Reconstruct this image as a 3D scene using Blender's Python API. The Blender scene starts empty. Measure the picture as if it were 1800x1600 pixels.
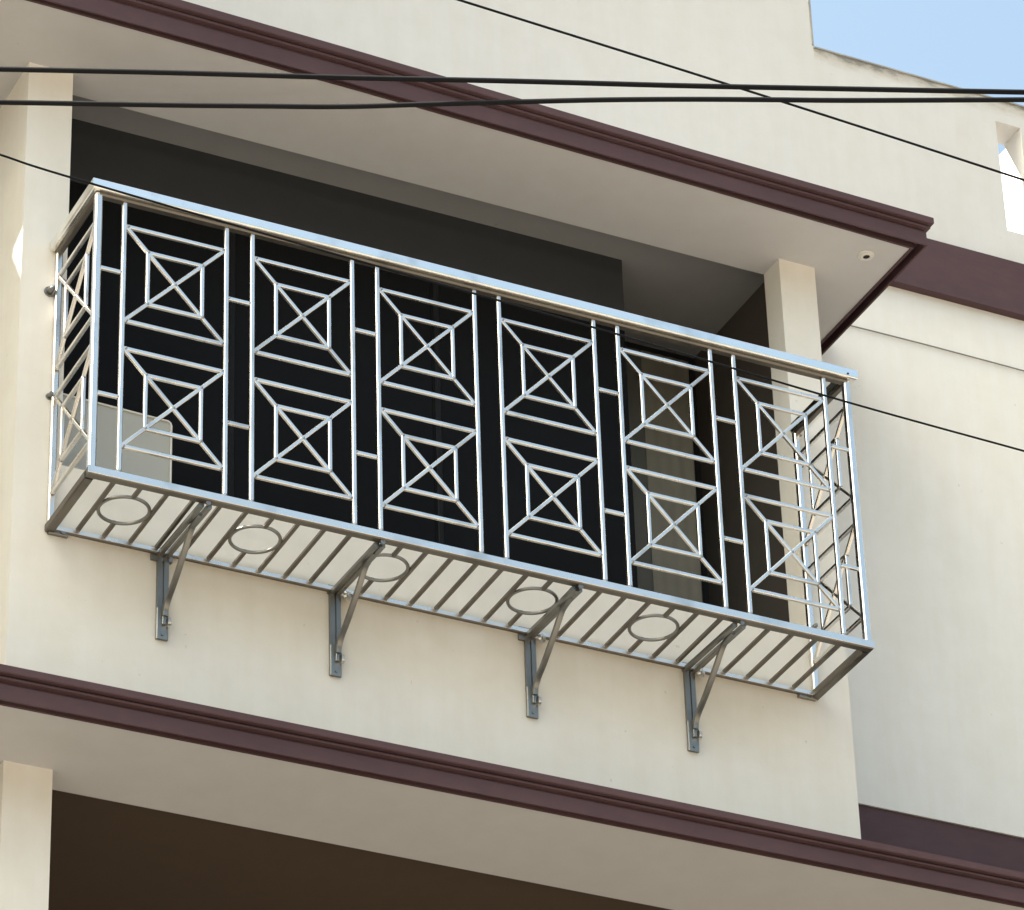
import bpy, bmesh, math, random
from mathutils import Vector, Matrix
random.seed(4)
R = math.radians
scene = bpy.context.scene
S = 1.25                                    # plan units -> metres
def V(x, y, z): return Vector((x*S, y*S, z*S))

# ------------------------------------------------------------------ camera
RM = ((0.89914, -0.43665, -0.02953), (0.21193, 0.49345, -0.84356), (0.38292, 0.75223, 0.53622))
cam_d = bpy.data.cameras.new("camera"); cam = bpy.data.objects.new("camera", cam_d)
scene.collection.objects.link(cam); scene.camera = cam
rt, dn, fw = [Vector(r) for r in RM]
m = Matrix((rt, -dn, -fw)).transposed().to_4x4()
m.translation = V(-3.87202, -10.79615, -7.03707)
cam.matrix_world = m
cam_d.sensor_width = 36.0; cam_d.lens = 7577.52/1800*36
cam_d.shift_x = -0.001059; cam_d.shift_y = 0.000649
cam_d.clip_start = 0.1; cam_d.clip_end = 2000

# ------------------------------------------------------------------ world, sun, exposure
SUN_EL, SUN_AZ = R(52), R(-88)              # azimuth from +Y (into the building) towards +X
sun_dir = Vector((math.cos(SUN_EL)*math.sin(SUN_AZ), math.cos(SUN_EL)*math.cos(SUN_AZ), math.sin(SUN_EL)))
world = bpy.data.worlds.new("World"); scene.world = world; world.use_nodes = True
wn = world.node_tree.nodes; wl = world.node_tree.links
bg = wn["Background"]; sky = wn.new("ShaderNodeTexSky"); sky.sky_type = 'NISHITA'
sky.sun_disc = False; sky.sun_elevation = SUN_EL; sky.sun_rotation = SUN_AZ
sky.air_density = 1.0; sky.dust_density = 7.5; sky.ozone_density = 0.0
tint = wn.new("ShaderNodeMix"); tint.data_type = 'RGBA'; tint.blend_type = 'MULTIPLY'; tint.inputs[0].default_value = 1
tint.inputs[7].default_value = (1.0, 1.085, .965, 1)          # hazier, more cyan air
wl.new(sky.outputs[0], tint.inputs[6]); wl.new(tint.outputs[2], bg.inputs[0]); bg.inputs[1].default_value = 0.125
sd = bpy.data.lights.new("sun", 'SUN'); sd.energy = 5.0; sd.angle = R(0.4); sd.color = (1.0, 0.96, 0.90)
so = bpy.data.objects.new("sun", sd); scene.collection.objects.link(so)
so.rotation_euler = sun_dir.to_track_quat('Z', 'Y').to_euler()
vs = scene.view_settings; vs.view_transform = 'Standard'; vs.look = 'None'; vs.gamma = 1.0
vs.exposure = 1.70
scene.render.engine = 'CYCLES'
scene.cycles.max_bounces = 10; scene.cycles.diffuse_bounces = 6; scene.cycles.glossy_bounces = 6

# ------------------------------------------------------------------ materials
def new_mat(name):
    m = bpy.data.materials.new(name); m.use_nodes = True
    return m, m.node_tree.nodes, m.node_tree.links, m.node_tree.nodes["Principled BSDF"]
def coord(n): return n.new("ShaderNodeTexCoord").outputs['Object']
def noise(n, l, c, scale, detail=6, rough=.6, sx=1, sy=1, sz=1):
    mp = n.new("ShaderNodeMapping"); mp.inputs['Scale'].default_value = (sx, sy, sz); l.new(c, mp.inputs[0])
    t = n.new("ShaderNodeTexNoise"); t.inputs['Scale'].default_value = scale
    t.inputs['Detail'].default_value = detail; t.inputs['Roughness'].default_value = rough
    l.new(mp.outputs[0], t.inputs['Vector']); return t.outputs['Fac']
def ramp(n, l, f, stops):
    r = n.new("ShaderNodeValToRGB"); l.new(f, r.inputs[0]); e = r.color_ramp.elements
    while len(e) < len(stops): e.new(.5)
    for i, (p, c) in enumerate(stops):
        e[i].position = p; e[i].color = c if len(c) == 4 else (*c, 1)
    return r.outputs[0]
def mul(n, l, a, b, fac=1.0):
    x = n.new("ShaderNodeMix"); x.data_type = 'RGBA'; x.blend_type = 'MULTIPLY'; x.inputs[0].default_value = fac
    l.new(a, x.inputs[6]); l.new(b, x.inputs[7]); return x.outputs[2]
def bump(n, l, b, h, strength, dist):
    u = n.new("ShaderNodeBump"); u.inputs['Strength'].default_value = strength; u.inputs['Distance'].default_value = dist
    l.new(h, u.inputs['Height']); l.new(u.outputs[0], b.inputs['Normal'])

def render_paint(name, col, stain=(.93, .90, .84), rough=.75, top_dirt=None, streak=True, amount=.75, under=False):
    m, n, l, b = new_mat(name); c = coord(n)
    base = ramp(n, l, noise(n, l, c, .9, 4, .55), [(.3, tuple(x*.955 for x in col)), (.7, col)])
    fine = ramp(n, l, noise(n, l, c, 7, 8, .65), [(.35, (.965, .96, .95)), (.62, (1, 1, 1))])
    o = mul(n, l, base, fine)
    if streak:
        st = ramp(n, l, noise(n, l, c, 2.3, 7, .6, 5, 5, .5), [(.42, stain), (.60, (1, 1, 1))])
        o = mul(n, l, o, st, .35*amount)
    specks = ramp(n, l, noise(n, l, c, 26, 3, .5), [(.24, (.66, .63, .58)), (.275, (1, 1, 1))])
    o = mul(n, l, o, specks, .55)
    if top_dirt is not None:
        sp = n.new("ShaderNodeSeparateXYZ"); l.new(c, sp.inputs[0])
        mr = n.new("ShaderNodeMapRange"); mr.inputs[1].default_value = top_dirt-.16; mr.inputs[2].default_value = top_dirt
        mr.inputs[3].default_value = 0; mr.inputs[4].default_value = 1; l.new(sp.outputs[2], mr.inputs[0])
        ln = noise(n, l, c, 5.5, 8, .7, 1, 1, 2.2)
        mm = n.new("ShaderNodeMath"); mm.operation = 'MULTIPLY'; l.new(mr.outputs[0], mm.inputs[0]); l.new(ln, mm.inputs[1])
        dirt = ramp(n, l, mm.outputs[0], [(.24, (1, 1, 1)), (.38, (.84, .80, .73)), (.46, (.66, .61, .54)), (.52, (.38, .37, .33))])
        o = mul(n, l, o, dirt, .9)
    if under:                                # soft shade below the metal grille, painted into the wall colour
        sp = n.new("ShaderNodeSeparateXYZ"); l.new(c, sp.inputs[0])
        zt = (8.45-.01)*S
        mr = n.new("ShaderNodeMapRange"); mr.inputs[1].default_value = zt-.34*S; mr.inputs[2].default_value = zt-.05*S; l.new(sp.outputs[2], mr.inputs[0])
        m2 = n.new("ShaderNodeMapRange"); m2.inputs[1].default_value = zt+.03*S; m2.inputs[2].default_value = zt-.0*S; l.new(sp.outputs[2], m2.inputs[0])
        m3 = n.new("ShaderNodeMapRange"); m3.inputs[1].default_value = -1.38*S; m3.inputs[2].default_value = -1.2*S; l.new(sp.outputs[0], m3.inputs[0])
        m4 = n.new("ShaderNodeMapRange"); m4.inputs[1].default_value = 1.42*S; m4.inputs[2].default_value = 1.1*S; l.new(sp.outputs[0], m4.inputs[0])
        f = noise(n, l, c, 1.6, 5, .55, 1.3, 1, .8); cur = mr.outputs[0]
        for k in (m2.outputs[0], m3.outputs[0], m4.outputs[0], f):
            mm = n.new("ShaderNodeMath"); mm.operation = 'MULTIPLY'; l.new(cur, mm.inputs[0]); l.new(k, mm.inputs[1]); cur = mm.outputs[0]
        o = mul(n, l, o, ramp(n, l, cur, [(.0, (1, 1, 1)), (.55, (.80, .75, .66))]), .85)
    l.new(o, b.inputs['Base Color']); b.inputs['Roughness'].default_value = rough
    b.inputs['Specular IOR Level'].default_value = .3
    bump(n, l, b, noise(n, l, c, 60, 6, .7), .12, .004)
    return m
M = {}
M['wall'] = render_paint('cream_render', (.665, .650, .640), top_dirt=(3.235+8.45)*S)
M['wall_tall'] = render_paint('cream_render_upper', (.665, .650, .640))
M['brownish'] = render_paint('tan_render', (.34, .29, .23))
M['wall_right'] = render_paint('cream_render_right', (.80, .775, .735))
M['ochre'] = render_paint('ochre_render', (.60, .54, .44))
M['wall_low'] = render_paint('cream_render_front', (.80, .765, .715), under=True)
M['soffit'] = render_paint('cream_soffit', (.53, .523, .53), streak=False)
M['white'] = render_paint('white_render', (.85, .84, .82))
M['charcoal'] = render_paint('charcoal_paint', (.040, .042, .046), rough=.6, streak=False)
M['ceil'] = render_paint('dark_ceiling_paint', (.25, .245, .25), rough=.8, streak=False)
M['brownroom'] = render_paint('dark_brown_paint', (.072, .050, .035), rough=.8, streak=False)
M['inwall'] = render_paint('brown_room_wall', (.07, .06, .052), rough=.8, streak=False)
M['floor'] = render_paint('room_floor', (.12, .10, .08), rough=.6, streak=False)

def fascia_mat():
    m, n, l, b = new_mat('maroon_trim_paint'); c = coord(n)
    a = ramp(n, l, noise(n, l, c, 1.2, 5, .6), [(.3, (.078, .042, .046)), (.7, (.095, .053, .058))])
    f = ramp(n, l, noise(n, l, c, 9, 8, .7, 1, 1, 3), [(.3, (.86, .86, .87)), (.65, (1, 1, 1))])
    l.new(mul(n, l, a, f), b.inputs['Base Color']); b.inputs['Roughness'].default_value = .62; b.inputs['Specular IOR Level'].default_value = .25
    bump(n, l, b, noise(n, l, c, 35, 6, .6), .15, .004); return m
M['maroon'] = fascia_mat()

def steel(name, col, rough, spread=.12):
    m, n, l, b = new_mat(name); c = coord(n)
    b.inputs['Metallic'].default_value = 1
    a = ramp(n, l, noise(n, l, c, 5, 3, .5), [(.28, tuple(x*.72 for x in col)), (.45, col), (.8, tuple(min(1, x*1.04) for x in col))])
    l.new(a, b.inputs['Base Color'])
    r = n.new("ShaderNodeMapRange"); r.inputs[3].default_value = rough-spread*.5; r.inputs[4].default_value = rough+spread
    l.new(noise(n, l, c, 7, 3, .5), r.inputs[0]); l.new(r.outputs[0], b.inputs['Roughness'])
    return m
M['steel'] = steel('stainless_steel', (.80, .77, .73), .25)
M['steel_dull'] = steel('weathered_steel', (.27, .265, .25), .34)
M['steel_bright'] = steel('polished_steel', (.97, .95, .91), .20)
M['steel_brown'] = steel('underside_dark_steel', (.20, .18, .155), .42)  # dark copy of the steel, shade of the undersides put into its colour
M['weld'] = steel('weld_steel', (.34, .34, .35), .5)
M['bolt'] = steel('bolt_steel', (.62, .61, .58), .3)

def plain(name, col, rough=.6, metal=0, var=.15, scale=6):
    m, n, l, b = new_mat(name); c = coord(n)
    l.new(ramp(n, l, noise(n, l, c, scale, 6, .6), [(.3, tuple(x*(1-var) for x in col)), (.7, col)]), b.inputs['Base Color'])
    b.inputs['Roughness'].default_value = rough; b.inputs['Metallic'].default_value = metal; return m
M['cable'] = plain('black_cable_sheath', (.004, .004, .006), .55)
M['cable'].node_tree.nodes['Principled BSDF'].inputs['Specular IOR Level'].default_value = .15
M['greywire'] = plain('grey_wire', (.22, .21, .20), .6)
M['panel'] = plain('grey_laminate', (.42, .42, .39), .55, var=.06, scale=2)
M['curtain'] = plain('beige_curtain', (.37, .345, .285), .9)
M['curtain2'] = plain('grey_curtain', (.17, .17, .155), .9)
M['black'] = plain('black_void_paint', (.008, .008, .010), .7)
M['recess_black'] = plain('near_black_recess_shade', (.0095, .0095, .0105), .5, var=.3, scale=1.5)  # shade of the unlit recess put into the colour
M['recess_black'].node_tree.nodes['Principled BSDF'].inputs['Specular IOR Level'].default_value = .06
M['recess_strip'] = plain('near_black_strip', (.013, .013, .014), .45)
M['recess_strip'].node_tree.nodes['Principled BSDF'].inputs['Specular IOR Level'].default_value = .1
M['ceramic'] = plain('white_ceramic', (.68, .66, .62), .35, var=.05)
M['coping'] = plain('grey_coping', (.42, .41, .39), .8, var=.4, scale=9)
M['greytop'] = plain('low_bounce_grey', (.13, .125, .12), .9, var=.3)  # kept dark to cut the sun bounce off the canopy tops
M['asphalt'] = plain('street_concrete', (.185, .165, .14), .9, var=.25, scale=.6)

# ------------------------------------------------------------------ mesh helpers
C = scene.collection
def link(name, bm, mat, parent=None, smooth=False):
    me = bpy.data.meshes.new(name); bmesh.ops.recalc_face_normals(bm, faces=bm.faces); bm.to_mesh(me); bm.free()
    me.materials.append(M[mat])
    if any(p.material_index for p in me.polygons): me.materials.append(M['weld'])
    if smooth:
        for p in me.polygons: p.use_smooth = True
    o = bpy.data.objects.new(name, me); C.objects.link(o)
    if parent: o.parent = parent
    return o
def tag(o, label, cat, group=None):
    o['label'] = label; o['category'] = cat
    if group: o['group'] = group
    return o
def empty(name, label, cat, loc=(0, 0, 0), group=None):
    o = bpy.data.objects.new(name, None); C.objects.link(o); o.location = V(*loc); o.empty_display_size = .2
    return tag(o, label, cat, group)
def box(bm, x0, x1, y0, y1, z0, z1):
    vs = [bm.verts.new(V(x, y, z)) for x in (x0, x1) for y in (y0, y1) for z in (z0, z1)]
    for f in ((0,1,3,2),(4,6,7,5),(0,4,5,1),(2,3,7,6),(0,2,6,4),(1,5,7,3)): bm.faces.new([vs[i] for i in f])
def ring_profile(w, h, ch, n=1):
    """chamfered / rounded rectangle outline, w along u, h along v"""
    a, b = w/2, h/2; pts = []
    for cx, cy, s in ((a-ch, b-ch, 0), (-a+ch, b-ch, 1), (-a+ch, -b+ch, 2), (a-ch, -b+ch, 3)):
        for k in range(n+1):
            t = (s + k/n)*math.pi/2; pts.append((cx+ch*math.cos(t), cy+ch*math.sin(t)))
    return pts
def sweep(bm, path, prof, up=(0, 0, 1), closed=False, cap=True):
    """path: list of plan-unit points, prof: [(u,v)] ; u along side, v along up"""
    P = [Vector(p) for p in path]; n = len(P); rings = []
    upv = Vector(up)
    for i in range(n):
        if closed: a, b = P[i]-P[i-1], P[(i+1) % n]-P[i]
        else:
            a = P[i]-P[i-1] if i else P[1]-P[0]; b = P[i+1]-P[i] if i < n-1 else P[-1]-P[-2]
        a.normalize(); b.normalize(); t = (a+b).normalized()
        u = t.cross(upv)
        if u.length < 1e-4: u = Vector((1, 0, 0))
        u.normalize(); v = u.cross(t).normalized()
        k = 1/max(.35, math.cos(a.angle(b)/2)) if a.angle(b) > 1e-5 else 1
        bend = (b-a); 
        ring = []
        for pu, pv in prof:
            off = u*pu + v*pv
            if k > 1.0001 and bend.length > 1e-6:
                bn = (bend - t*bend.dot(t)).normalized(); off += bn*off.dot(bn)*(k-1)
            q = P[i]+off; ring.append(bm.verts.new(V(*q)))
        rings.append(ring)
    m = len(prof)
    for i in range(n if closed else n-1):
        A, B = rings[i], rings[(i+1) % n]
        for j in range(m): bm.faces.new((A[j], A[(j+1) % m], B[(j+1) % m], B[j]))
    if cap and not closed:
        bm.faces.new(rings[0]); bm.faces.new(rings[-1])
def bar(bm, p, q, w, h=None, ch=None, up=(0, 0, 1)):
    h = h or w; sweep(bm, [p, q], ring_profile(w, h, ch if ch else w*.16), up)
def tube(bm, path, r, seg=10, up=(0, 0, 1), closed=False):
    sweep(bm, path, [(r*math.cos(2*math.pi*k/seg), r*math.sin(2*math.pi*k/seg)) for k in range(seg)], up, closed)
def disc(bm, c, axis, r, t, seg=14, r2=None):
    c, a = Vector(c), Vector(axis).normalized(); r2 = r if r2 is None else r2
    u = a.orthogonal().normalized(); v = a.cross(u); A, B = [], []
    for k in range(seg):
        d = u*math.cos(2*math.pi*k/seg)+v*math.sin(2*math.pi*k/seg)
        A.append(bm.verts.new(V(*(c+d*r)))); B.append(bm.verts.new(V(*(c+a*t+d*r2))))
    for k in range(seg): bm.faces.new((A[k], A[(k+1) % seg], B[(k+1) % seg], B[k]))
    bm.faces.new(A); bm.faces.new(B)
def blob(bm, c, r):
    mt = Matrix.Translation(V(*c)) @ Matrix.Diagonal((r*S, r*S, r*S, 1))
    g = bmesh.ops.create_icosphere(bm, subdivisions=1, radius=1, matrix=mt)
    for v in g['verts']:
        for f in v.link_faces: f.material_index = 1
def B(): return bmesh.new()
def catmull(pts, k=8):
    P = [Vector(p) for p in pts]; P = [P[0]*2-P[1]]+P+[P[-1]*2-P[-2]]; o = []
    for i in range(1, len(P)-2):
        for j in range(k):
            t = j/k; a, b, c, d = P[i-1:i+3]
            o.append(.5*((2*b)+(c-a)*t+(2*a-5*b+4*c-d)*t*t+(3*b-a-3*c+d)*t**3))
    o.append(P[-2]); return o

# ------------------------------------------------------------------ setting
GZ = -8.45
bm = B(); box(bm, -400, 400, -400, 400, GZ-.2, GZ); g = link('ground', bm, 'asphalt'); g['kind'] = 'structure'

# ------------------------------------------------------------------ the house
YR = .5                                     # plane of the set-back wall
SZ, LZ = 1.766, -.857                       # upper and lower soffit heights
SILL = .225
XL, XR = -.122, 2.859
house = empty('house', 'cream rendered house with maroon trimmed canopies and a deep dark balcony opening', 'house', (1.4, .5, GZ))
def part(name, bm, mat, parent=house, label=None, smooth=False):
    o = link(name, bm, mat, None, smooth)
    p = parent; off = Vector((0, 0, 0))
    while p is not None: off += p.location; p = p.parent
    o.data.transform(Matrix.Translation(-off)); o.parent = parent
    if label: o['label'] = label
    return o
# note: textures use object coordinates, so offset material heights stay local to the house base
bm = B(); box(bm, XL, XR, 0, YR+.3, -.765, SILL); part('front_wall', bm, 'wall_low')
bm = B(); box(bm, XL, .033, 0, .11, SILL, SZ+.04); part('column', bm, 'wall_low', label='column at the left end of the balcony opening')
bm = B(); box(bm, 2.713, XR, 0, .11, SILL, SZ+.04); part('column', bm, 'wall_low', label='column at the right end of the balcony opening')
bm = B(); box(bm, XL, XL+.09, .11, 4.2, SILL, SZ+.04); box(bm, XL, XL+.09, YR+.3, 4.2, -.765, SILL)
part('side_wall', bm, 'wall_low')
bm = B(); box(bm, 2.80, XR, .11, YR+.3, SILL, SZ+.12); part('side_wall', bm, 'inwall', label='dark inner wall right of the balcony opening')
# lower storey columns and side
bm = B(); box(bm, XL+.004, .038, 0, .115, GZ, LZ+.03); part('column', bm, 'wall_low', label='ground floor column below the balcony')
bm = B(); box(bm, XL+.004, XL+.09, .115, 4.2, GZ, LZ+.03); part('side_wall', bm, 'wall_low', label='lower side wall')
bm = B(); box(bm, 5.2, 5.35, 0, .115, GZ, LZ+.03); part('column', bm, 'wall_low', label='ground floor column far right')
# set back wall: lower-right part and tall upper part, with parapet step and slot
PT, STEPX = 3.235, 3.247
HX0, HX1, HZ0, HZ1, WT = 4.061, 4.176, 2.60, 3.127, .125
bm = B()
box(bm, -.3, 3.118, YR, YR+WT, SZ+.14, 4.7); box(bm, 3.118, STEPX, YR, YR+WT, 2.3, 4.7); box(bm, -.3, -.2, YR+WT, 4.2, SZ+.14, 4.7); part('upper_wall', bm, 'wall_tall'); bm = B()
box(bm, STEPX, HX0, YR, YR+WT, 2.3, PT)
box(bm, HX0, HX1, YR, YR+WT, 2.3, HZ0); box(bm, HX0, HX1, YR, YR+WT, HZ1, PT)
box(bm, HX1, 9, YR, YR+.03, 2.3, PT); box(bm, HX1, 9, YR+.03, YR+WT, HZ1, PT)
t3 = [(YR+.03, HZ1), (YR+WT, HZ1), (YR+.03, 2.90)]
ta = [bm.verts.new(V(HX1, y, z)) for y, z in t3]; tb = [bm.verts.new(V(HX1+.12, y, z)) for y, z in t3]
bm.faces.new(ta); bm.faces.new(tb)
for i in range(3): bm.faces.new((ta[i], ta[(i+1) % 3], tb[(i+1) % 3], tb[i]))
part('parapet_wall', bm, 'wall')
bm = B(); box(bm, XR, 3.118, YR, YR+WT, -.085, SZ+.14); box(bm, 3.118, 9, YR, YR+WT, -.085, 2.3); part('recessed_wall', bm, 'wall_right')
bm = B(); box(bm, STEPX+.002, 9, YR-.006, YR+WT+.006, PT, PT+.006); part('coping', bm, 'coping')
bm = B(); box(bm, STEPX-.006, STEPX+.002, YR-.004, YR+WT+.006, PT+.012, 4.7); part('coping', bm, 'coping')
bm = B(); box(bm, 3.0, 9, YR-.028, YR, 2.185, 2.432); box(bm, 3.0, 9, YR-.036, YR, 2.181, 2.197)
part('trim_band', bm, 'maroon', label='maroon band on the right wall beside the canopy')
bm = B(); box(bm, XR, 9, YR+.008, YR+.09, -.79, -.085); part('trim_band', bm, 'maroon', label='recessed maroon band right of the front wall')
# slot surround behind the parapet
bm = B(); box(bm, 5.0, 7.5, 1.2, 5, 1.9, 4.142); part('roof_room', bm, 'white')
# slabs and canopies -------------------------------------------------
def fascia(pts, z, H, W, parent, name='fascia'):
    """stepped profile swept outside the polyline pts; H[i] overall height, W[i] lip width at each point"""
    bm = B(); rings = []; n = len(pts); P = [Vector((x, y)) for x, y in pts]
    for i in range(n):
        a = (P[i]-P[i-1]) if i else (P[1]-P[0]); b = (P[i+1]-P[i]) if i < n-1 else (P[-1]-P[-2])
        a.normalize(); b.normalize()
        na, nb = Vector((a.y, -a.x)), Vector((b.y, -b.x))
        d = (na+nb); d = d/ (1+na.dot(nb))
        h, w = H[i], W[i]
        prof = [(-.006, h*.9), (-.006, -.004), (.003, -.004), (.003, .030), (w-.007, .030), (w-.007, -.005), (w, -.005), (w, h*.02), (w-.001, h*.47), (w-.007, h*.535), (w-.007, h*.565),
                (w+.010, h*.575), (w+.012, h*.61), (w+.010, h*.655), (w+.001, h*.665), (w+.001, h*.71),
                (w+.020, h*.73), (w+.022, h*.76), (w+.022, h*.975), (w+.018, h), (-.006, h)]
        rings.append([bm.verts.new(V(P[i].x+d.x*u, P[i].y+d.y*u, z+v)) for u, v in prof])
    m = len(rings[0])
    for i in range(n-1):
        for j in range(m): bm.faces.new((rings[i][j], rings[i][(j+1) % m], rings[i+1][(j+1) % m], rings[i+1][j]))
    bm.faces.new(rings[0]); bm.faces.new(rings[-1])
    return part(name, bm, 'maroon', parent)
def emp_part(name, loc, parent=house):
    o = bpy.data.objects.new(name, None); C.objects.link(o); o.parent = parent; o.location = V(*loc)-parent.location; o.empty_display_size = .1
    return o
up_pts = [(-.41, YR), (-.41, -.312), (.23, -.309), (.873, -.304), (2.179, -.278), (3.118, -.250), (3.118, YR)]
cu = emp_part('upper_canopy', (1.4, 0, SZ))
bm = B()
A = up_pts[1:-1]+[(3.118, YR), (XR, YR), (XR, .11), (-.03, .11), (-.41, .11)]
def prism(bm, A, z0, z1):
    lo = [bm.verts.new(V(x, y, z0)) for x, y in A]; hi = [bm.verts.new(V(x, y, z1)) for x, y in A]; n = len(A)
    bm.faces.new(lo); bm.faces.new(hi)
    for i in range(n): bm.faces.new((lo[i], lo[(i+1) % n], hi[(i+1) % n], hi[i]))
prism(bm, A, SZ, SZ+.10); box(bm, -.41, XL, .1101, 4.2, SZ, SZ+.10)
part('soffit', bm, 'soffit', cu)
bm = B(); prism(bm, [(x, y+.001) for x, y in up_pts[1:-1]]+[(3.116, YR-.001), (-.41, YR-.001)], SZ+.101, SZ+.106); part('low_bounce_sheet', bm, 'greytop', cu)  # unseen dark sheet added to cut sun bounce onto the upper wall
fascia(up_pts, SZ, [.136, .136, .132, .124, .112, .110, .110], [.04, .026, .026, .026, .026, .040, .040], cu)
cl = emp_part('lower_canopy', (1.4, 0, LZ))
low_pts = [(-.41, -.322), (-.25, -.325), (1.406, -.338), (2.639, -.341), (9, -.352)]
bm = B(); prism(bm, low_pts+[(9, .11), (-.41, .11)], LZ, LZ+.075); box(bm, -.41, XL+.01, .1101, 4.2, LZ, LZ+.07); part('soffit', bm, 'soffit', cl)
fascia(low_pts, LZ, [.102, .102, .098, .095, .088], [.030]*5, cl)
bm = B(); prism(bm, [(x, y+.001) for x, y in low_pts]+[(9, .1), (-.41, .1)], LZ+.076, LZ+.086); part('low_bounce_sheet', bm, 'greytop', cl)
# rooms --------------------------------------------------------------
CZ = 1.852
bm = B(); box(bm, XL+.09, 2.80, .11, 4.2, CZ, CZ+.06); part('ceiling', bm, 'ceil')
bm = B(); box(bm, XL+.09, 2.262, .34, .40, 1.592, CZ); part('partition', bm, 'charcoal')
for i in range(3):  # added dark panels that paint in the unlit recess, each with a strip
    a0 = XL+.09+i*.7647; bm = B(); box(bm, a0+.001, a0+.7637, .345, .395, SILL-.02, 1.590); dr = part('recess_shade_panel', bm, 'recess_black', label='near black panel added for the unlit dark inside the balcony opening')
    bm = B(); bar(bm, (a0+.02, .343, SILL), (a0+.02, .343, 1.588), .022, .008, up=(0, 1, 0)); part('shade_panel_strip', bm, 'recess_strip', dr)
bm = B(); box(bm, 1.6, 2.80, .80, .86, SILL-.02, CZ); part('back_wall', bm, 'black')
bm = B(); box(bm, -.2, STEPX, YR+.16, 4.2, 4.5, 4.6); part('roof', bm, 'coping')
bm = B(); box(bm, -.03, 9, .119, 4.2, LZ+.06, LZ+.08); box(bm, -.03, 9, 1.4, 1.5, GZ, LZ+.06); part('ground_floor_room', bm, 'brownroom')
bm = B(); box(bm, -.03, 9, .1105, .118, LZ+.0005, LZ+.085); part('beam_edge', bm, 'soffit')
bm = B(); box(bm, -.3, 9, 4.2, 4.3, GZ, 1.85); box(bm, -.3, STEPX, 4.2, 4.3, 1.85, 4.6); part('rear_wall', bm, 'wall')
bm = B(); box(bm, STEPX-.1, STEPX, YR+WT, 4.2, 1.9, 4.6); box(bm, STEPX, 9, YR+WT, 4.2, 1.88, 1.96); box(bm, 8.9, 9, YR+WT, 4.2, GZ, 1.88); part('terrace', bm, 'wall')

# ------------------------------------------------------------------ things in the opening
cab = empty('cabinet', 'low pale grey cabinet with a rounded corner behind the left end of the railing', 'cabinet', (.25, .2, SILL))
bm = B()
prof = [(.055, SILL), (.452, SILL), (.452, .545)]+[(.452-.012*(1-math.cos(t)), .550+.012*math.sin(t)) for t in (0, .4, .8, 1.2, 1.571)]+[(.055, .578)]
lo = [bm.verts.new(V(x, .12, z)) for x, z in prof]; hi = [bm.verts.new(V(x, .30, z)) for x, z in prof]
bm.faces.new(lo); bm.faces.new(hi)
for i in range(len(prof)): bm.faces.new((lo[i], lo[(i+1) % len(prof)], hi[(i+1) % len(prof)], hi[i]))
part('body', bm, 'panel', cab)
bm = B(); sweep(bm, [(x, .117, z) for x, z in [(.449, .24), (.449, .545), (.446, .555), (.438, .561), (.06, .573)]], ring_profile(.006, .006, .0015), (0, 1, 0))
part('edge_trim', bm, 'ceramic', cab)
def curtain(x0, x1, y, z0, z1, mat, folds, amp, name, label):
    bm = B(); nx = folds*10; rows = []
    for k, z in enumerate((z0, (z0+z1)/2, z1)):
        rows.append([bm.verts.new(V(x0+(x1-x0)*i/nx, y+amp*math.sin(i/nx*folds*2*math.pi+.4*k)*(1.1-.2*k), z)) for i in range(nx+1)])
    for a in range(2):
        for i in range(nx): bm.faces.new((rows[a][i], rows[a][i+1], rows[a+1][i+1], rows[a+1][i]))
    me = link(name, bm, mat, None, True); sm = me.modifiers.new('t', 'SOLIDIFY'); sm.thickness = .004
    return tag(me, label, 'curtain', 'curtains at the back of the opening')
curtain(2.555, 2.752, .765, SILL, 1.80, 'curtain', 4, .0016, 'curtain', 'brownish beige curtain hanging at the back of the opening, right of the grey strip')
curtain(2.490, 2.5545, .766, SILL, 1.80, 'curtain2', 1, .002, 'curtain', 'narrow dark grey curtain strip left of the beige curtain')

lamp = empty('lamp_holder', 'small round white ceramic lamp holder with no bulb on the canopy underside', 'lamp holder', (2.99, -.141, SZ))
bm = B(); disc(bm, (2.99, -.141, SZ), (0, 0, -1), .030, .004, 28, .028); tube(bm, [(2.99+.018*math.cos(t), -.141+.018*math.sin(t), SZ-.0055) for t in [2*math.pi*j/28 for j in range(28)]], .0045, 8, closed=True)
part('base', bm, 'ceramic', lamp, smooth=False)
bm = B(); disc(bm, (2.995, -.137, SZ-.0040), (0, 0, -1), .0125, .0012, 16); part('socket', bm, 'black', lamp)

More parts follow.
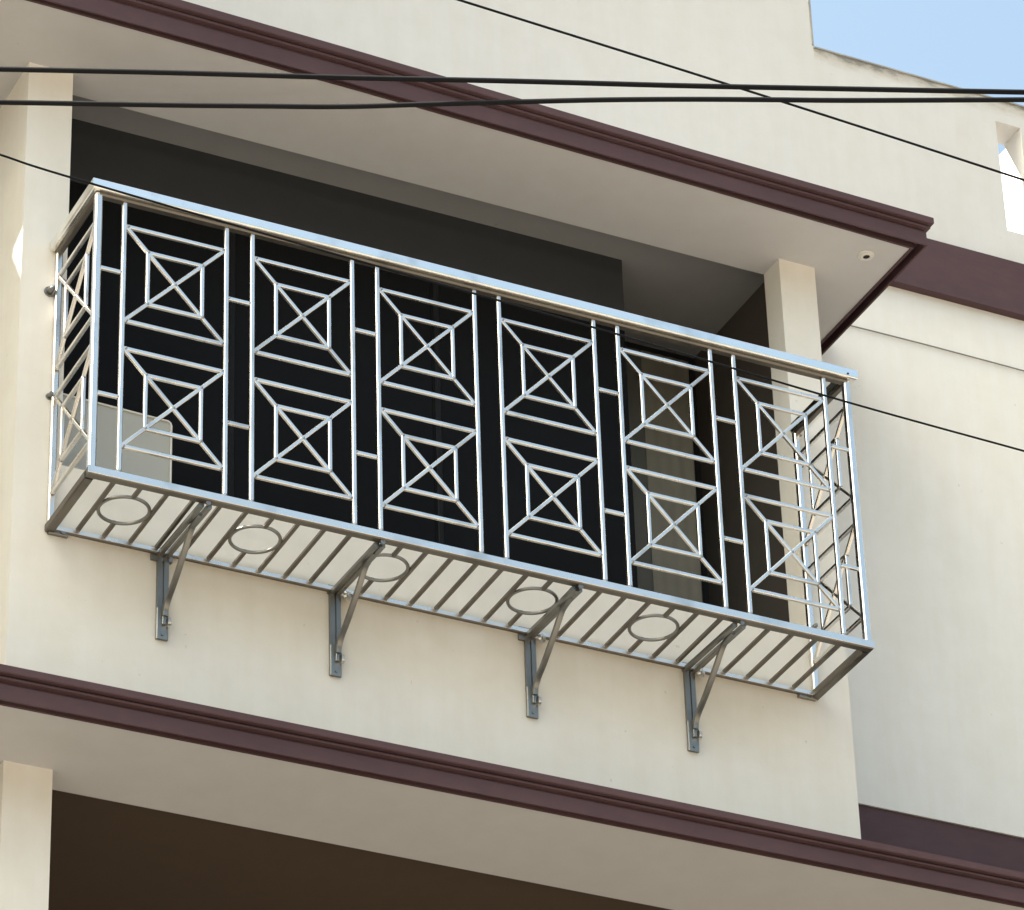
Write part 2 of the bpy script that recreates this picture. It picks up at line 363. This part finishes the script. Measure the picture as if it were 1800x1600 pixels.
# ------------------------------------------------------------------ balcony railing
W, Dp, H = 2.72, .361, 1.016
G = .0892; PW = (W-7*G)/6
Z1, SQ, GAP, EE = .099, .360, .104, .226
rail = empty('balcony_railing', 'stainless steel box balcony railing with crossed square motifs mounted on the cream front wall', 'balcony railing', (W/2, 0, 0))
def rp(name, bm, mat='steel', parent=rail, label=None, smooth=False): return part(name, bm, mat, parent, label, smooth)
VB, LB = .0148, .0127
def sqm(to3, w):
    """one square motif; to3(u,z) -> plan point, u in 0..1 along width w"""
    bm = B(); e = EE
    up = to3(.5, 0); nrm = (to3(1, 0)-to3(0, 0)).cross(Vector((0, 0, 1))).normalized()
    segs = [((0,0),(1,0)), ((0,1),(1,1)), ((e,e),(1-e,e)), ((e,1-e),(1-e,1-e)), ((e,e),(e,1-e)), ((1-e,e),(1-e,1-e))]
    for a, b in segs: bar(bm, to3(a[0], a[1]*SQ), to3(b[0], b[1]*SQ), LB, LB, up=nrm)
    d = nrm*.0008
    bar(bm, to3(0, 0)+d, to3(1, SQ)+d, LB*.94, LB*.94, up=nrm)
    bar(bm, to3(0, SQ)-d, to3(.5, SQ*.5)-d, LB*.94, LB*.94, up=nrm); bar(bm, to3(.5, SQ*.5)-d, to3(1, 0)-d, LB*.94, LB*.94, up=nrm)
    for u, z in ((e, e), (1-e, e), (e, 1-e), (1-e, 1-e), (.5, .5), (0, 0), (1, 0), (0, 1), (1, 1)):
        uu = min(max(u, .02), .98); blob(bm, to3(uu, z*SQ), .0098)
    return bm
xs = [((i+1)//2)*G+(i//2)*PW for i in range(14)]
for i in range(1, 13):
    bm = B(); bar(bm, (xs[i], -Dp, 0), (xs[i], -Dp, H+.004), VB, up=(0, 1, 0)); blob(bm, (xs[i], -Dp-.002, .003), .010); rp('baluster', bm)
for c in range(6):
    x0 = xs[1+2*c]
    for r in (0, 1):
        zb = Z1+r*(SQ+GAP)
        rp('square_motif', sqm(lambda u, z: Vector((x0+.006+(PW-.012)*u, -Dp, zb+z)), PW))
for c in range(7):
    x0, x1 = xs[2*c], xs[2*c+1]
    for zz in (.274, .742):
        if c in (3,): continue
        bm = B(); bar(bm, (x0+.006, -Dp, zz), (x1-.006, -Dp, zz), LB, up=(0, 1, 0)); blob(bm, (x0+.009, -Dp, zz), .009); blob(bm, (x1-.009, -Dp, zz), .009); rp('spacer_bar', bm)
for px in (0, W):
    for r in (0, 1):
        zb = Z1+r*(SQ+GAP)
        rp('square_motif', sqm(lambda u, z: Vector((px, -.018-(Dp-.03)*u, zb+z)), Dp))
    for py, w in ((-Dp, .024), (-.012, .021)):
        bm = B(); bar(bm, (px, py, -.004), (px, py, H+.004), w, up=(0, 1, 0)); rp('corner_post', bm)
# bottom frame and floor grille
bm = B(); zb = -.020
bar(bm, (-.012, -Dp, zb), (W+.012, -Dp, zb), .032, .027, ch=.004); br = rp('bottom_rail', bm, 'steel_brown')
bm = B(); bar(bm, (-.016, -Dp-.018, zb+.001), (W+.016, -Dp-.018, zb+.001), .004, .025, ch=.001); rp('rail_face', bm)  # bright front strip; the rail behind has its underside shade painted in
for px in (0, W):
    bm = B(); bar(bm, (px, -Dp+.018, zb), (px, -.004, zb), .030, .030, ch=.004); rp('bottom_rail', bm, 'steel_brown')
bm = B(); bar(bm, (.012, -.014, zb-.004), (W-.012, -.014, zb-.004), .014, .016); rp('bottom_rail', bm, 'steel_brown')
bm = B(); bar(bm, (.012, -.022, zb-.002), (W-.012, -.022, zb-.002), .002, .014, ch=.0005); rp('rail_face', bm)
rings = {2: 0, 7: 1, 12: 2, 18: 3, 23: 4}; st = W/31; rc = -.187; rr = .079
for k in range(1, 31):
    x = k*st; bm = B(); z = -.013
    if k in rings:
        bar(bm, (x, -Dp+.018, z), (x, rc-rr, z), .0135); rp('floor_bar', bm, 'steel_brown'); bm = B(); bar(bm, (x, rc+rr, z), (x, -.02, z), .0135); rp('floor_bar', bm, 'steel_brown')
        bm = B(); tube(bm, [(x+rr*math.cos(t), rc+rr*math.sin(t), z-.001) for t in [2*math.pi*j/48 for j in range(48)]], .0058, 8, closed=True); rp('floor_ring', bm, 'steel_dull', smooth=True)
    else:
        if k == 11: continue
        bar(bm, (x, -Dp+.018, z), (x, -.02, z), .0135); rp('floor_bar', bm, 'steel_brown')
# handrail : rounded tube on a flat sub rail, round at the left return
hz = 1.043
hp = ring_profile(.048, .039, .007, 3)
bm = B()
yo = -Dp-.006
sweep(bm, [(-.006, -.006, hz), (-.006, yo, hz), (W+.010, yo, hz), (W+.010, -.006, hz)], hp)
for px in (-.006,): disc(bm, (px, -.012, hz), (0, 1, 0), .024, .010, 16, .018)
hr = rp('handrail', bm, 'steel_bright')
bm = B(); bar(bm, (0, -Dp, H+.001), (W, -Dp, H+.001), .030, .012); rp('sub_rail', bm, 'steel_brown')
for px in (0, W):
    bm = B(); bar(bm, (px, -Dp+.016, H+.001), (px, -.012, H+.001), .022, .012); rp('sub_rail', bm, 'steel_brown')
bm = B(); disc(bm, (W-.006, yo-.0245, hz-.008), (0, -1, 0), .004, .0015, 10); rp('screw_hole', bm, 'black')
# wall fixings
def fixing(x, z, r=.022, rod=.03, kind='knob'):
    bm = B(); disc(bm, (x, 0.001, z), (0, -1, 0), r, .006, 16, r*.9); disc(bm, (x, -.006, z), (0, -1, 0), r*.55, rod, 14, r*.5)
    if kind == 'knob': blob(bm, (x, -.006-rod, z), r*.55)
    rp('wall_fixing', bm, 'steel_dull')
fixing(-.024, .868, .020, .022); fixing(-.014, .468, .012, .02, 'rod')
fixing(W+.012, 1.04, .026, .03, 'rod'); fixing(2.735, .905, .018, .02); fixing(2.727, .238, .016, .03)
for x, zz in ((.030, -.030), (W-.030, -.030)):
    bm = B(); bar(bm, (x-.035, -.008, zz), (x+.030, -.008, zz), .016, .022); disc(bm, (x+.012, -.012, zz), (0, -1, 0), .009, .010, 12); rp('wall_fixing', bm, 'steel_dull')
bm = B(); box(bm, -.001, .028, -.020, -.0005, .90, .915); rp('wall_fixing', bm, 'steel_dull')
# support brackets
def bracket(x, kind):
    e = emp_part('support_bracket', (x, 0, 0), rail)
    def q(name, bm, mat='steel_dull', smooth=False): return part(name, bm, mat, e, smooth=smooth)
    bm = B()                                   # upright: a folded channel on the wall
    box(bm, x-.019, x-.003, -.012, -.001, -.235, -.010); box(bm, x+.003, x+.019, -.012, -.001, -.235, -.010); box(bm, x-.004, x+.004, -.006, -.001, -.235, -.010)
    q('upright', bm)
    bm = B(); sweep(bm, [(x, -.008, -.225), (x, -.008, -.315), (x, -.006, -.333)], ring_profile(.040, .013, .003), (0, 1, 0))
    disc(bm, (x, -.013, -.318), (0, -1, 0), .0055, .004, 10); bar(bm, (x+.004, -.016, -.222), (x+.002, -.016, -.285), .013, .014, up=(0, 1, 0)); q('foot_plate', bm)
    bm = B(); disc(bm, (x+.012, -.022, -.276), (1, -.15, 0), .0165, .010, 18, .015); disc(bm, (x+.022, -.022, -.276), (1, -.15, 0), .007, .004, 8); q('bolt', bm, 'bolt')
    # twin arms under the grille
    bm = B()
    sp = {1: .013, 2: .010, 3: .008, 4: .015}[kind]
    for s in (-1, 1):
        bar(bm, (x+s*sp, -Dp+.006, -.044), (x+s*sp, -.004, -.030), .017, .017)
    disc(bm, (x+.004, -Dp-.004, -.040), (0, -1, 0), .0085, .006, 12); q('arm', bm)
    yb = [(-.305, -.044), (-.255, -.050), (-.228, -.062), (-.175, -.110), (-.095, -.176), (-.050, -.207), (-.028, -.232), (-.022, -.256)]
    bm = B(); sweep(bm, catmull([(x+.004, a, b) for a, b in yb], 5), ring_profile(.019, .015, .004, 2), (0, 1, 0)); q('brace', bm)
    bm = B()
    if kind in (1, 3):
        box(bm, x-.040, x+.030 if kind == 1 else x+.012, -.010, -.0005, -.052, -.004); disc(bm, (x-.024, -.010, -.022), (0, -1, 0), .007, .005, 6)
        if kind == 1: box(bm, x+.016, x+.030, -.016, -.009, -.052, -.010)
    else:
        box(bm, x-.024, x+.020, -.010, -.0005, -.034, -.004); disc(bm, (x-.016, -.010, -.016), (0, -1, 0), .006, .004, 6)
    q('top_plate', bm)
    if kind != 1:
        bm = B(); disc(bm, (x+.034, -.020, -.040), (.55, -.8, 0), .017, .009, 16, .015); disc(bm, (x+.040, -.028, -.040), (.55, -.8, 0), .007, .006, 8)
        bar(bm, (x+.010, -.010, -.030), (x+.036, -.018, -.038), .010, .010); q('bolt', bm, 'bolt')
for i, x in enumerate((.378, .966, 1.657, 2.242)): bracket(x, i+1)

# ------------------------------------------------------------------ cables over the street
def cable(name, pts, r, label, mat='cable'):
    p0, p1 = Vector(pts[0]), Vector(pts[-1]); d0 = (Vector(pts[1])-p0).normalized(); d1 = (p1-Vector(pts[-2])).normalized()
    P = [p0-d0*6+Vector((0, 0, .15)), p0-d0*2]+catmull(pts, 6)+[p1+d1*2, p1+d1*6+Vector((0, 0, .15))]
    bm = B(); tube(bm, P, r, 10); o = link(name, bm, mat, None, True)
    return tag(o, label, 'cable', 'cables strung over the street')
cable('overhead_cable', [(-2.35370, -6.30460, -3.40000), (-2.13699, -6.39096, -3.40000), (-1.91786, -6.47539, -3.40000), (-1.69840, -6.56283, -3.40000), (-1.47650, -6.64875, -3.40000), (-1.25451, -6.73775, -3.40000), (-1.03138, -6.82764, -3.40000)], 0.0039, 'thick black cable crossing the whole photo, the upper of the two at the left edge')
cable('overhead_cable', [(-2.34052, -6.27168, -3.43000), (-2.12385, -6.35959, -3.43000), (-2.01556, -6.40492, -3.43000), (-1.90716, -6.45073, -3.43000), (-1.80147, -6.50300, -3.43000), (-1.69561, -6.55506, -3.43000), (-1.58948, -6.60669, -3.43000), (-1.48182, -6.65558, -3.43000), (-1.37281, -6.70238, -3.43000), (-1.26318, -6.74859, -3.43000), (-1.04580, -6.84573, -3.43000)], 0.0038, 'thick black cable crossing below the other thick one, dipping over the canopy trim')
cable('overhead_cable', [(-1.10217, -5.20000, -2.07354), (-0.63757, -5.20000, -2.09214), (-0.26991, -5.20000, -2.10891), (0.10959, -5.20000, -2.12919)], 0.0024, 'thin black wire slanting down over the upper wall to the right edge')
cable('overhead_cable', [(-2.00772, -5.30000, -2.76258), (-1.88395, -5.30000, -2.77261), (-1.38969, -5.30000, -2.79407), (-0.84447, -5.30000, -2.81412), (-0.39534, -5.30000, -2.83610), (-0.03024, -5.30000, -2.84684)], 0.0020, 'thin black wire slanting along the handrail and on over the right wall')
bm = B(); p = [(3.12+.25*i, YR-.006, 1.942+.004*math.sin(i*.9)) for i in range(24)]
tube(bm, p, .0027, 8); tag(link('wall_wire', bm, 'greywire', None, True), 'thin grey wire running flat along the right wall below the maroon band', 'wire')

# ------------------------------------------------------------------ added sun blocker and opposite houses, outside the frame
nb = empty('added_sun_blocker', 'unseen sun blocker added beside the side wall, notched to shape the sun patch', 'house', (-5.5, 2, GZ))
bm = B(); box(bm, -6, -2.64, -.8, 6, GZ, 2.0)  # added block that keeps the sun off the side wall and railing
X0, X1, ya, yb_, za, zb_, zm = -2.62, -2.60, -0.2135, 0.1915, 3.6166, 4.4116, 4.2456  # notch shaped along the sun ray to throw the patch on the side wall
box(bm, X0, X1, -.8, ya, 1.9, 6.6); box(bm, X0, X1, yb_, 6, 1.9, 6.6); box(bm, X0, X1, ya, yb_, 1.9, za); box(bm, X0, X1, ya, yb_, zb_, 6.6)
for tri in (((ya, zb_), (yb_, zb_), (yb_, zm)), ((ya, za), (yb_, za), (yb_, zm))):
    a = [bm.verts.new(V(X0, y, z)) for y, z in tri]; b = [bm.verts.new(V(X1, y, z)) for y, z in tri]
    bm.faces.new(a); bm.faces.new(b)
    for i in range(3): bm.faces.new((a[i], a[(i+1) % 3], b[(i+1) % 3], b[i]))
part('wall', bm, 'ochre', nb)
op = empty('opposite_house', 'cream house row on the far side of the street', 'house', (0, -24, GZ))
bm = B(); box(bm, -40, 40, -30, -24, GZ, GZ+6.5); part('wall', bm, 'brownish', op)
for i in range(16):
    bm = B(); box(bm, -38+i*5, -36+i*5, -24.0+.001, -23.97, GZ+1.5, GZ+4.5); part('window', bm, 'black', op)
